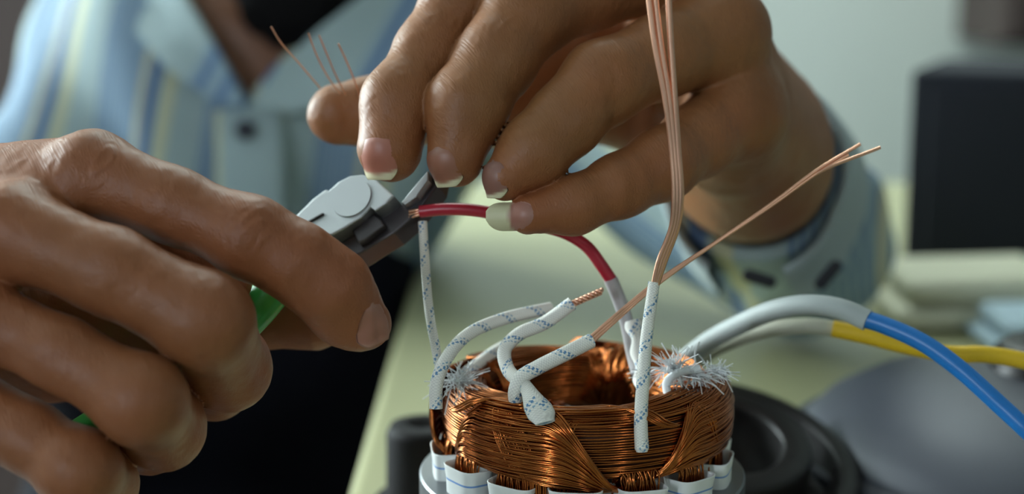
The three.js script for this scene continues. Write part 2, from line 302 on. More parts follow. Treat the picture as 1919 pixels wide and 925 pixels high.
// ---------------------------------------------------------------- person: hands
const SK = [];         // pieces of the skin surface
const NAILS = [];
const px2m = (r, z) => r * z / FPX;
function hand(spec) {
  const fingers = spec.fingers.map((f) => {
    const P = f.p.map((q) => at(q[0], q[1], q[2])), R = f.p.map((q) => px2m(q[3], q[2])), caps = [];
    for (let i = 0; i + 1 < P.length; i++) caps.push(new Cap(P[i], P[i + 1], R[i], R[i + 1]));
    for (const b of f.bulge ?? []) { const c = at(b[0], b[1], b[2]), r = px2m(b[3], b[2]); caps.push(new Cap(c, c, r, r)); }
    return { P, R, caps, f };
  });
  const palm = spec.palm.map((q) => new Cap(at(q[0][0], q[0][1], q[0][2]), at(q[1][0], q[1][1], q[1][2]), px2m(q[0][3], q[0][2]), px2m(q[1][3], q[1][2])));
  const creases = (spec.creases ?? []).map((c) => ({ c: at(c.at[0], c.at[1], c.at[2]), ax: dir(...c.axis), r: c.size, ra: c.amp, w: c.wave, el: c.long ?? 1.6 }));
  const K = spec.k ?? 0.006;
  const F = (x, y, z) => {
    let dp = 1e3;
    for (const c of palm) dp = smin(dp, c.d(x, y, z), spec.kp ?? 0.012);
    let d = dp;
    for (const f of fingers) {
      let q = 1e3;
      for (let i = 0; i < f.caps.length; i++) q = smin(q, f.caps[i].d(x, y, z), 0.0045);
      const own = f.f.web === undefined ? K : f.f.web;
      const qp = smin(q, dp, own);
      d = smin(d, qp, 0.0007);
    }
    if (d > -0.004 && d < 0.004) {
      for (const c of creases) {
        const ux = x - c.c.x, uy = y - c.c.y, uz = z - c.c.z, s = ux * c.ax.x + uy * c.ax.y + uz * c.ax.z;
        const l2 = ux * ux + uy * uy + uz * uz, o = Math.sqrt(Math.max(0, l2 - s * s));
        if (l2 > (c.r * 2.6) ** 2) continue;
        const wob = 1.7 * noise3(x * 210, y * 210, z * 210);
        const q = Math.sqrt((s * c.el) ** 2 + o * o * 0.55) + wob * 0.0008;
        d += c.ra * (0.65 + 0.6 * noise3(x * 330 + 5, y * 330, z * 330)) * Math.cos(q / c.w * Math.PI * 2 + wob) * Math.exp(-((q / c.r) ** 2));
      }
      d += 0.00022 * noise3(x * 150, y * 150, z * 150) + 0.00009 * noise3(x * 520, y * 520, z * 520);
    }
    return d;
  };
  const lo = v3(1e9, 1e9, 1e9), hi = v3(-1e9, -1e9, -1e9);
  for (const c of [...palm, ...fingers.flatMap((f) => f.caps)]) for (const [p, r] of [[c.a, c.ra], [c.b, c.rb]]) { lo.min(p.clone().subScalar(r + 0.004)); hi.max(p.clone().addScalar(r + 0.004)); }
  const g = meshField(F, lo, hi, spec.cell ?? 0.0009);
  const base = spec.tone, knuckles = creases.map((c) => c.c), tips = fingers.map((f) => f.P[f.P.length - 1]);
  paint(g, (x, y, z) => {
    const n = noise3(x * 70, y * 70, z * 70) * 0.5 + noise3(x * 190, y * 190, z * 190) * 0.3 + noise3(x * 600, y * 600, z * 600) * 0.2;
    let red = 0.10 * noise3(x * 40 + 7, y * 40, z * 40);
    for (const k of knuckles) red += 0.10 * Math.exp(-(((x - k.x) ** 2 + (y - k.y) ** 2 + (z - k.z) ** 2) / 0.00008));
    for (const k of tips) red += 0.12 * Math.exp(-(((x - k.x) ** 2 + (y - k.y) ** 2 + (z - k.z) ** 2) / 0.00010));
    const v = 1 + 0.16 * n; return [base[0] * v * (1 + red * 0.5), base[1] * v * (1 - red * 0.35), base[2] * v * (1 - red * 0.2)];
  });
  { const p = g.attributes.position, uv = []; for (let i = 0; i < p.count; i++) uv.push(p.getX(i) - p.getZ(i) * 0.6, p.getY(i) + p.getZ(i) * 0.5); g.setAttribute('uv', new THREE.Float32BufferAttribute(uv, 2)); }
  SK.push(g);
  // nails
  for (const n of spec.nails ?? []) {
    const c = at(...n.at), ax = dir(...n.axis), up = dir(...n.up); up.addScaledVector(ax, -up.dot(ax)).normalize();
    const side = ax.clone().cross(up), L = n.len, Wd = n.wide, tip = n.tip, U = 14, V = 16, pos = [], col = [], idx = [];
    const pink = n.pink ?? [0.42, 0.19, 0.14], white = n.white ?? [0.72, 0.68, 0.50];
    const near = fingers.map((f) => [Math.min(...f.caps.map((q) => q.d(c.x, c.y, c.z))), f]).sort((p, q) => p[0] - q[0])[0][1];
    const own = (x, y, z) => { let q = 1e3; for (const k of near.caps) q = smin(q, k.d(x, y, z), 0.0045); return q; };
    const drop = (p) => { let h = 0.007; for (let i = 0; i < 40; i++) { const d = own(p.x + up.x * h, p.y + up.y * h, p.z + up.z * h); if (d < 0.00003) break; h -= Math.max(d * 0.8, 0.00002); if (h < -0.006) break; } return h; };
    const tilt = (s) => (n.droop ?? 0.12) * Math.max(0, s - L * 0.36);
    for (const layer of [0, 1]) for (let j = 0; j <= V; j++) for (let i = 0; i <= U; i++) {
      const u = i / U * 2 - 1, w = j / V, s = w * (L + tip) - L * 0.5;
      const root = Math.sqrt(Math.max(0, 1 - (w < 0.38 ? ((0.38 - w) / 0.38) ** 2 * 0.97 : 0))), end = w > 0.7 ? Math.sqrt(Math.max(0, 1 - ((w - 0.7) / 0.3) ** 2 * (n.point ?? 0.55))) : 1;
      const x = u * Wd * root * end, sIn = Math.min(s, L * 0.36);
      const q = c.clone().addScaledVector(ax, sIn).addScaledVector(side, x), rad = Wd / n.arc;
      const h = Math.max(drop(q), drop(q.clone().addScaledVector(side, -x)) - rad * (1 - Math.cos(Math.asin(clamp(x / rad, -0.98, 0.98)))) * 1.15);
      const p = q.clone().addScaledVector(ax, s - sIn).addScaledVector(up, h + 0.00028 - 0.00030 * u * u * (s < L * 0.3 ? 1 : 0) - (w < 0.1 ? 0.0003 : 0) - tilt(s) - layer * 0.00045);
      pos.push(p.x, p.y, p.z); const edge = L * 0.5 - 0.0010 * (u * u) , f = sstep(edge - 0.0005, edge + 0.0002, s); const lun = 0.12 * Math.exp(-(((w - 0.05) / 0.12) ** 2)) * (1 - u * u);
      col.push(...pink.map((q2, e) => lerp(lerp(q2, 0.45, lun), white[e], f)));
    }
    const N = (U + 1) * (V + 1);
    for (let j = 0; j < V; j++) for (let i = 0; i < U; i++) { const a = j * (U + 1) + i, b = a + U + 1; idx.push(a, a + 1, b, b, a + 1, b + 1, N + a, N + b, N + a + 1, N + b, N + b + 1, N + a + 1); }
    for (let j = 0; j < V; j++) for (const i of [0, U]) { const a = j * (U + 1) + i, b = a + U + 1; idx.push(a, b, N + a, b, N + b, N + a); }
    for (let i = 0; i < U; i++) { const a = V * (U + 1) + i; idx.push(a, a + 1, N + a, a + 1, N + a + 1, N + a); }
    const g2 = new THREE.BufferGeometry(); g2.setAttribute('position', new THREE.Float32BufferAttribute(pos, 3)); g2.setAttribute('color', new THREE.Float32BufferAttribute(col, 3)); g2.setIndex(idx); g2.computeVertexNormals();
    NAILS.push(g2);
  }
}
// near hand (his right hand): grips the pliers, seen from the back
hand({
  cell: 0.00075,
  tone: [0.25, 0.086, 0.032], k: 0.005, kp: 0.013,
  fingers: [
    { p: [[174, 328, 0.362, 82], [325, 385, 0.358, 66], [470, 445, 0.355, 73], [560, 492, 0.356, 70], [622, 540, 0.358, 71], [684, 606, 0.362, 50]], bulge: [[640, 590, 0.362, 58]] },
    { p: [[20, 432, 0.347, 86], [205, 507, 0.343, 78], [385, 600, 0.342, 86], [425, 688, 0.366, 76], [400, 720, 0.392, 62], [330, 700, 0.405, 52]] },
    { p: [[-70, 580, 0.345, 76], [115, 662, 0.339, 64], [265, 750, 0.336, 80], [305, 800, 0.358, 74], [280, 820, 0.385, 62], [220, 790, 0.4, 52]] },
    { p: [[-95, 730, 0.348, 68], [50, 816, 0.342, 62], [150, 880, 0.338, 72], [185, 905, 0.358, 66], [160, 915, 0.38, 56], [110, 890, 0.394, 48]] },
    { p: [[40, 600, 0.405, 95], [300, 590, 0.408, 80], [470, 585, 0.407, 66], [590, 600, 0.404, 56]] , web: 0.012 },
  ],
  palm: [
    [[172, 336, 0.364, 80], [-420, 470, 0.40, 165]], [[20, 435, 0.35, 84], [-420, 500, 0.395, 165]],
    [[-70, 580, 0.350, 74], [-420, 540, 0.395, 165]], [[-95, 730, 0.352, 66], [-420, 590, 0.40, 150]],
    [[170, 425, 0.376, 58], [425, 528, 0.379, 44]], [[-420, 530, 0.398, 185], [-900, 640, 0.44, 180]], [[-110, 690, 0.408, 90], [130, 690, 0.414, 58]], [[-100, 560, 0.40, 90], [200, 600, 0.412, 60]], [[-80, 600, 0.395, 95], [-420, 530, 0.41, 150]],
  ],
  creases: [
    { at: [478, 412, 0.335], axis: [0.86, -0.5, 0], size: 0.0080, amp: 0.00048, wave: 0.0029 },
    { at: [190, 262, 0.345], axis: [0.95, -0.3, 0], size: 0.0075, amp: 0.00028, wave: 0.0026, long: 2.2 },
    { at: [650, 512, 0.34], axis: [0.6, -0.75, 0], size: 0.006, amp: 0.00022, wave: 0.0022 },
    { at: [395, 570, 0.320], axis: [0.8, -0.6, 0], size: 0.007, amp: 0.00010, wave: 0.0028 },
    { at: [270, 712, 0.312], axis: [0.8, -0.6, 0], size: 0.007, amp: 0.00008, wave: 0.0028 },
  ],
  nails: [{ at: [710, 602, 0.3555], axis: [0.36, -0.90, -0.1], up: [0.74, 0.36, 0.56], len: 0.0095, wide: 0.0039, tip: 0.0004, arc: 0.95, pink: [0.32, 0.135, 0.088], white: [0.34, 0.17, 0.11] }],
});
// far hand (his left hand): fingers come down and steady the pliers and the red wire
hand({
  tone: [0.25, 0.098, 0.034], k: 0.008, kp: 0.010,
  fingers: [
    { p: [[1085, -150, 0.435, 78], [862, 0, 0.405, 66], [805, 95, 0.398, 60], [745, 190, 0.390, 64], [731, 280, 0.386, 61]] },
    { p: [[1240, -65, 0.420, 84], [1100, -20, 0.408, 74], [985, 28, 0.398, 80], [930, 110, 0.391, 72], [874, 200, 0.385, 72], [853, 296, 0.382, 54]] },
    { p: [[1350, 62, 0.418, 84], [1240, 105, 0.405, 75], [1130, 155, 0.392, 76], [1060, 225, 0.386, 66], [1000, 285, 0.382, 62], [948, 332, 0.379, 44]] },
    { p: [[1378, 210, 0.420, 74], [1310, 262, 0.408, 66], [1240, 308, 0.395, 64], [1160, 348, 0.388, 56], [1075, 384, 0.383, 50], [990, 402, 0.379, 37]] },
    { p: [[1230, 150, 0.465, 110], [1000, 190, 0.450, 85], [790, 203, 0.435, 62], [700, 208, 0.430, 60], [634, 214, 0.428, 58]], web: 0.012 },
  ],
  palm: [
    [[1085, -150, 0.437, 80], [1400, 240, 0.51, 130]], [[1240, -60, 0.424, 80], [1405, 270, 0.505, 130]],
    [[1345, 66, 0.420, 84], [1410, 300, 0.50, 128]], [[1370, 212, 0.423, 74], [1415, 320, 0.50, 120]],
    [[1398, 308, 0.518, 134], [1436, 338, 0.60, 118]], [[1230, 150, 0.465, 100], [1380, 260, 0.51, 120]],
    [[960, 185, 0.447, 62], [1240, 45, 0.452, 98]], [[1285, 190, 0.435, 46], [1360, 165, 0.432, 60]], [[1225, 235, 0.452, 62], [1350, 190, 0.455, 80]], [[1390, 215, 0.424, 74], [1352, 285, 0.452, 68]],
  ],
  creases: [
    { at: [1385, 225, 0.40], axis: [0.7, -0.3, -0.6], size: 0.010, amp: 0.00014, wave: 0.0024, long: 1.8 },
    { at: [850, 15, 0.385], axis: [0.6, -0.8, 0.2], size: 0.007, amp: 0.00014, wave: 0.0026 },
    { at: [975, 20, 0.378], axis: [0.6, -0.8, 0.2], size: 0.008, amp: 0.00014, wave: 0.003 },
    { at: [1125, 130, 0.375], axis: [0.7, -0.65, 0.2], size: 0.007, amp: 0.00010, wave: 0.003 },
    { at: [1240, 290, 0.38], axis: [0.8, -0.5, 0.2], size: 0.007, amp: 0.00010, wave: 0.003 },
  ],
  nails: [
    { at: [696, 290, 0.3775], axis: [0.02, -0.98, -0.12], up: [-0.42, -0.12, 0.88], len: 0.0105, wide: 0.0050, tip: 0.0013, arc: 0.95, pink: [0.38, 0.14, 0.095], white: [0.62, 0.58, 0.38] },
    { at: [816, 312, 0.3765], axis: [0.15, -0.96, -0.15], up: [-0.72, -0.12, 0.66], len: 0.0095, wide: 0.0046, tip: 0.0009, arc: 0.95, pink: [0.28, 0.115, 0.07], white: [0.62, 0.58, 0.38] },
    { at: [914, 334, 0.376], axis: [0.12, -0.97, -0.15], up: [-0.85, -0.2, 0.45], len: 0.0088, wide: 0.0045, tip: 0.0007, arc: 0.95, pink: [0.24, 0.11, 0.08], white: [0.62, 0.58, 0.38] },
    { at: [978, 402, 0.3745], axis: [-0.98, 0.0, -0.1], up: [-0.05, 0.1, 0.98], len: 0.0075, wide: 0.0036, tip: 0.0055, arc: 0.95, pink: [0.34, 0.15, 0.11], white: [0.60, 0.57, 0.36], point: 0.9, droop: 0.05 },
  ],
});

// ---------------------------------------------------------------- person: body, clothes
const PERSON = thing('person', 'man in a striped shirt working on the winding with pliers in hand', 'person', v3(-0.16, 0, -0.9));
{
  const A = (px, py, d) => at(px, py, d);
  const sR = A(335, 200, 0.93), sL = A(905, 30, 0.90), eR = A(-1300, 1400, 0.66), eL = A(1488, 446, 0.74);
  const wR = A(-420, 530, 0.398), wL = A(1405, 312, 0.535), wRin = A(-700, 600, 0.42);
  const chest = A(470, 170, 0.95), belly = A(420, 640, 0.93), hip = v3(-0.2, 0.50, -0.93);
  const neckB = A(520, 0, 0.93), neckT = A(560, -180, 0.91), head = A(575, -360, 0.87);
  const torso = [new Cap(sR, sL, 0.062, 0.058), new Cap(chest, belly, 0.105, 0.09), new Cap(A(425, 170, 0.93), A(640, 170, 0.93), 0.095, 0.09), new Cap(belly, hip, 0.085, 0.11)];
  const armL = [new Cap(sL, eL, 0.05, 0.034), new Cap(eL, wL, 0.034, 0.021)], armR = [new Cap(sR, eR, 0.05, 0.042), new Cap(eR, wRin, 0.042, 0.024)];
  const f3 = v3(0, -0.35, 0.94).normalize();
  const face = [new Ell(head, [0.075, 0.105, 0.092]), new Cap(head.clone().add(v3(0, -0.055, 0.035)), head.clone().add(v3(0, -0.095, 0.055)), 0.055, 0.032), new Cap(neckB, neckT, 0.056, 0.055),
    new Cap(head.clone().add(v3(0, 0.02, 0.09)), head.clone().add(v3(0, -0.025, 0.112)), 0.008, 0.014), new Cap(head.clone().add(v3(-0.076, 0, 0)), head.clone().add(v3(-0.078, -0.035, 0.005)), 0.016, 0.011), new Cap(head.clone().add(v3(0.076, 0, 0)), head.clone().add(v3(0.078, -0.035, 0.005)), 0.016, 0.011),
    new Cap(head.clone().add(v3(-0.018, -0.062, 0.094)), head.clone().add(v3(0.018, -0.062, 0.094)), 0.009, 0.009)];
  const eyes = [-1, 1].map((s) => head.clone().add(v3(s * 0.032, 0.012, 0.083)));
  const Fbody = (x, y, z) => {
    let d = 1e3; for (const c of torso) d = smin(d, c.d(x, y, z), 0.05);
    for (const a of [armL, armR]) { let q = 1e3; for (const c of a) q = smin(q, c.d(x, y, z), 0.02); d = smin(d, q, 0.02); }
    let q = 1e3; for (const c of face) q = smin(q, c.d(x, y, z), 0.014);
    for (const e of eyes) q = smax(q, -(Math.hypot(x - e.x, y - e.y, z - e.z) - 0.016), 0.008);
    return smin(d, q, 0.03);
  };
  const gb = paint(meshField(Fbody, v3(-0.62, 0.42, -1.08), v3(0.30, 1.22, -0.36), 0.006), (x, y, z) => { const n = 1 + 0.1 * noise3(x * 40, y * 40, z * 40); return [0.19 * n, 0.082 * n, 0.042 * n]; });
  gb.setAttribute('uv', new THREE.Float32BufferAttribute(new Float32Array(gb.attributes.position.count * 2), 2));
  SK.push(gb);
  const body = wpart('body', mergeGeometries(SK), mat.skin, PERSON);
  for (const g of NAILS) wpart('fingernail', g, mat.nail, body);
  for (const e of eyes) { const g = new THREE.SphereGeometry(0.0125, 20, 14); g.translate(e.x, e.y, e.z - 0.004); wpart('eyeball', g, mat.eye, body); const p = new THREE.SphereGeometry(0.0062, 14, 10); p.translate(e.x, e.y - 0.002, e.z + 0.0045); wpart('iris', p, mat.button, body); }
  // hair and beard
  const Fhair = (x, y, z) => {
    const n = 0.0025 * noise3(x * 160, y * 60, z * 160);
    const skull = new_skull.d(x, y, z) + n;
    const cut = Math.max(skull, (head.y + 0.035 - y) - (head.z + 0.02 - z) * 1.3);
    return cut;
  };
  const new_skull = new Ell(head.clone().add(v3(0, 0.008, -0.006)), [0.083, 0.112, 0.1]);
  wpart('hair', meshField(Fhair, head.clone().subScalar(0.135), head.clone().addScalar(0.135), 0.005), mat.hair, PERSON);
  const jaw = [new Cap(head.clone().add(v3(0, -0.060, 0.037)), head.clone().add(v3(0, -0.104, 0.058)), 0.058, 0.034), new Cap(head.clone().add(v3(-0.066, -0.02, 0.015)), head.clone().add(v3(0, -0.098, 0.055)), 0.02, 0.032), new Cap(head.clone().add(v3(0.066, -0.02, 0.015)), head.clone().add(v3(0, -0.098, 0.055)), 0.02, 0.032)];
  const Fbeard = (x, y, z) => { let d = 1e3; for (const c of jaw) d = smin(d, c.d(x, y, z), 0.012); d += 0.002 * noise3(x * 190, y * 70, z * 190); return Math.max(d, y - (head.y - 0.045), (head.z + 0.0) - z, -(Math.hypot((x - head.x) / 1.9, y - (head.y - 0.062), (z - head.z - 0.10) / 1.5) - 0.012)); };
  wpart('beard', meshField(Fbeard, head.clone().add(v3(-0.1, -0.16, -0.02)), head.clone().add(v3(0.1, -0.02, 0.12)), 0.004), mat.hair, PERSON);

  // shirt: shell over torso and arms, open at the neck, sleeves hollow at the cuffs
  const up = 0.010, cuffAx = eL.clone().sub(wL).normalize(), cuffC = A(1412, 318, 0.543), armC = eL.clone().sub(cuffC);
  const cuffR = 0.0315, slv = [new Cap(sL, eL, 0.066, 0.048), new Cap(eL, cuffC, 0.048, cuffR + 0.002)], slvIn = new Cap(cuffC.clone().addScaledVector(cuffAx, -0.03), eL, cuffR - 0.0048, 0.036);
  const cuffRc = A(-560, 565, 0.41), axR = eR.clone().sub(cuffRc).normalize(), slvR = [new Cap(sR, eR, 0.060, 0.055), new Cap(eR, cuffRc, 0.055, 0.04)], slvRin = new Cap(cuffRc.clone().addScaledVector(axR, -0.03), eR, 0.037, 0.045);
  const shT = [new Cap(sR, sL, 0.066, 0.068), new Cap(chest, belly, 0.118, 0.1), new Cap(A(425, 170, 0.93), A(640, 170, 0.93), 0.108, 0.1), new Cap(belly, hip, 0.096, 0.112)];
  const vA = A(464, 186, 0.82), vB = A(330, -60, 0.85), vC = A(690, -60, 0.85);
  const e1 = vB.clone().sub(vA).cross(CF).normalize(), e2 = vC.clone().sub(vA).cross(CF).normalize();
  if (e1.dot(vC.clone().sub(vA)) < 0) e1.negate(); if (e2.dot(vB.clone().sub(vA)) < 0) e2.negate();
  const Fs = (x, y, z) => {
    let d = 1e3; for (const c of shT) d = smin(d, c.d(x, y, z), 0.05);
    const q = slv[0].d(x, y, z);
    let r = 1e3; for (const c of slvR) r = smin(r, c.d(x, y, z), 0.03);
    r = smax(r, -((x - cuffRc.x) * axR.x + (y - cuffRc.y) * axR.y + (z - cuffRc.z) * axR.z), 0.003); r = smax(r, -slvRin.d(x, y, z), 0.002);
    // folds run down the front and round the sleeve
    const fold = 0.0035 * Math.sin(x * 95 + y * 28 + 2.2 * noise3(x * 9, y * 9, z * 9)) + 0.004 * noise3(x * 26, y * 15, z * 26);
    d = smin(d + fold, smin(q, r, 0.03) + fold * 0.55, 0.022);
    // neck opening
    const w = Math.min((x - vA.x) * e1.x + (y - vA.y) * e1.y + (z - vA.z) * e1.z, (x - vA.x) * e2.x + (y - vA.y) * e2.y + (z - vA.z) * e2.z);
    d = smax(d, Math.min(w, z + 0.92), 0.004);
    return Math.max(d, 0.52 - y);
  };
  const gs = meshField(Fs, v3(-0.64, 0.50, -1.10), v3(0.32, 1.08, -0.38), 0.004);
  { const p = gs.attributes.position, uv = []; const ax = eL.clone().sub(sL).normalize();
    for (let i = 0; i < p.count; i++) {
      const x = p.getX(i), y = p.getY(i), z = p.getZ(i); const dt = Math.min(...shT.map((c) => c.d(x, y, z))), d1 = slv[0].d(x, y, z);
      let u = x + 0.263 - (y - 0.85) * 0.18;
      if (d1 < dt) { const r = v3(x, y, z).sub(sL), s = ax.clone().cross(v3(0, 0, 1)).normalize(); u = r.dot(s); }
      uv.push(u, y);
    }
    gs.setAttribute('uv', new THREE.Float32BufferAttribute(uv, 2)); }
  const shirt = wpart('shirt', gs, mat.shirt, PERSON, 'pale blue shirt with blue and cream stripes');
  {
    const Fsl = (x, y, z) => {
      const cut = -((x - cuffC.x) * cuffAx.x + (y - cuffC.y) * cuffAx.y + (z - cuffC.z) * cuffAx.z);
      const fold = 0.0022 * noise3(x * 55, y * 30, z * 45) + 0.0012 * Math.sin(x * 160 - y * 120 + z * 60);
      return smax(smax(slv[1].d(x, y, z) + fold * sstep(0.01, 0.05, -cut), cut, 0.002), -slvIn.d(x, y, z), 0.0015);
    };
    const lo = cuffC.clone().min(eL).subScalar(0.055), hi = cuffC.clone().max(eL).addScalar(0.055), g = meshField(Fsl, lo, hi, 0.0022), p = g.attributes.position, uv = [];
    const a1 = cuffAx.clone().cross(v3(0, 1, 0)).normalize(), a2 = a1.clone().cross(cuffAx).normalize();
    for (let i = 0; i < p.count; i++) { const q = v3(p.getX(i), p.getY(i), p.getZ(i)).sub(cuffC); uv.push(0.02 + q.dot(a1) * 0.9, q.dot(cuffAx)); }
    g.setAttribute('uv', new THREE.Float32BufferAttribute(uv, 2));
    wpart('sleeve', g, mat.shirt, shirt);
  }
  // collar leaves, placket, buttons
  const leaf = (pts, depth) => {
    const P = pts.map((q) => A(q[0], q[1], q[2])), c = P.reduce((a, b) => a.add(b), v3(0, 0, 0)).multiplyScalar(1 / P.length), pos = [], idx = [];
    const n = v3(0, 0.25, 0.97);
    const ring = (s, o) => P.map((p) => c.clone().addScaledVector(p.clone().sub(c), s).addScaledVector(n, o));
    const R4 = [ring(0.5, 0.004), ring(0.97, 0.002), ring(1, 0), ring(0.97, -depth), ring(0.4, -depth)];
    pos.push(...c.clone().addScaledVector(n, 0.0045).toArray()); for (const r of R4) for (const p of r) pos.push(...p.toArray()); pos.push(...c.clone().addScaledVector(n, -depth).toArray());
    const N = P.length, last = 1 + 5 * N;
    for (let i = 0; i < N; i++) { const j = (i + 1) % N; idx.push(0, 1 + j, 1 + i); for (let r = 0; r < 4; r++) { const a = 1 + r * N; idx.push(a + i, a + j, a + N + i, a + N + i, a + j, a + N + j); } idx.push(last, 1 + 4 * N + i, 1 + 4 * N + j); }
    const g = new THREE.BufferGeometry(); g.setAttribute('position', new THREE.Float32BufferAttribute(pos, 3)); g.setIndex(idx); g.computeVertexNormals();
    const uv = []; const x0 = Math.min(...P.map((p) => p.x)); for (let i = 0; i < pos.length; i += 3) uv.push(0.017 + (pos[i] - x0) * 0.22 + (0.9 - pos[i + 1]) * 0.12, 0); g.setAttribute('uv', new THREE.Float32BufferAttribute(uv, 2)); return g;
  };
  wpart('collar', leaf([[462, 200, 0.800], [410, 95, 0.802], [345, -10, 0.81], [300, -80, 0.83], [205, -60, 0.85], [235, 40, 0.825], [310, 125, 0.805], [400, 190, 0.80]], 0.003), mat.shirt, shirt);
  wpart('collar', leaf([[466, 200, 0.800], [520, 128, 0.80], [590, 60, 0.802], [680, -10, 0.81], [780, -60, 0.83], [800, 30, 0.83], [740, 130, 0.81], [640, 195, 0.80], [540, 212, 0.80]], 0.003), mat.shirt, shirt);
  const pk = sweep([A(466, 205, 0.816), A(468, 300, 0.815), A(468, 400, 0.818), A(466, 560, 0.822)], 0.0095, { flat: () => 0.25, sides: 12, segs: 30, up: v3(0, 0.2, 1) });
  { const p = pk.attributes.position, uv = pk.attributes.uv, x0 = A(466, 300, 0.815).x; for (let i = 0; i < p.count; i++) uv.setXY(i, 0.021 + (p.getX(i) - x0) * 0.4, 0); }
  wpart('placket', pk, mat.shirt, shirt);
  for (const y of [243, 520]) { const b = new THREE.CylinderGeometry(0.0055, 0.0055, 0.0025, 24); b.rotateX(Math.PI / 2); const c = A(460, y, 0.8095); b.translate(c.x, c.y, c.z); wpart('button', b, mat.button, shirt); }
  // cuff of the left sleeve: an open band with its button slits
  { const s = cuffAx.clone().cross(v3(0, 1, 0)).normalize(), t = s.clone().cross(cuffAx).normalize(), pos = [], idx = [], n = 60, gap = 0.35;
    for (let i = 0; i <= n; i++) { const a = lerp(-Math.PI / 2 + gap, 1.5 * Math.PI - gap, i / n) ; for (const [l, r] of [[-0.004, cuffR + 0.0035], [-0.0055, cuffR + 0.002], [-0.004, cuffR], [0.05, cuffR + 0.004], [0.053, cuffR + 0.0065], [0.05, cuffR + 0.008]]) { const fl = Math.max(0, 1 - Math.min(i, n - i) / 8) * 0.006; const p = cuffC.clone().addScaledVector(cuffAx, l).addScaledVector(s, Math.cos(a) * (r + fl)).addScaledVector(t, Math.sin(a) * (r + fl)); pos.push(...p.toArray()); } }
    for (let i = 0; i < n; i++) for (let k = 0; k < 6; k++) { const a = i * 6 + k, b = i * 6 + (k + 1) % 6; idx.push(a, a + 6, b, b, a + 6, b + 6); }
    const g = new THREE.BufferGeometry(); g.setAttribute('position', new THREE.Float32BufferAttribute(pos, 3)); g.setIndex(idx); g.computeVertexNormals();
    const cuff = wpart('cuff', g, mat.shirtPlain, shirt);
    for (const [px, py, d, ang] of [[1423, 522, 0.535, -0.3], [1552, 515, 0.535, 0.9]]) { const h = new THREE.CapsuleGeometry(0.0024, 0.008, 4, 10); h.rotateZ(Math.PI / 2 + ang); h.scale(1, 1, 0.5); const c = A(px, py, d); h.translate(c.x, c.y, c.z); void cuff; wpart('buttonhole', h, mat.button, shirt); }
  }
  // trousers: belly, raised thighs, shins to the floor, and shoes
  const kR = A(90, 1330, 0.64), kL = A(410, 1330, 0.62), aR = v3(kR.x, 0.09, -0.72), aL = v3(kL.x, 0.09, -0.70);
  const tr = [new Cap(A(430, 480, 0.925), A(425, 640, 0.93), 0.112, 0.112), new Cap(A(420, 640, 0.93), hip, 0.112, 0.125), new Cap(hip.clone().add(v3(-0.07, 0, 0)), kR, 0.085, 0.06), new Cap(hip.clone().add(v3(0.02, 0, 0)), kL, 0.085, 0.055), new Cap(kR, aR, 0.06, 0.05), new Cap(kL, aL, 0.055, 0.05)];
  const Ft = (x, y, z) => { let d = 1e3; for (const c of tr) d = smin(d, c.d(x, y, z), 0.035); d += 0.004 * noise3(x * 22, y * 22, z * 22); return Math.max(d, y - 0.772 - 0.9 * Math.max(0, x + 0.125), 0.05 - y); };
  wpart('trousers', meshField(Ft, v3(-0.44, 0.03, -1.1), v3(0.03, 0.90, -0.44), 0.006), mat.trousers, PERSON);
  for (const a of [aR, aL]) { const s = [new Cap(v3(a.x, 0.05, a.z - 0.03), v3(a.x, 0.042, a.z + 0.13), 0.05, 0.04)]; wpart('shoe', meshField((x, y, z) => Math.max(s[0].d(x, y, z), 0.001 - y), v3(a.x - 0.07, -0.01, a.z - 0.1), v3(a.x + 0.07, 0.12, a.z + 0.2), 0.005), mat.shoe, PERSON); }
}

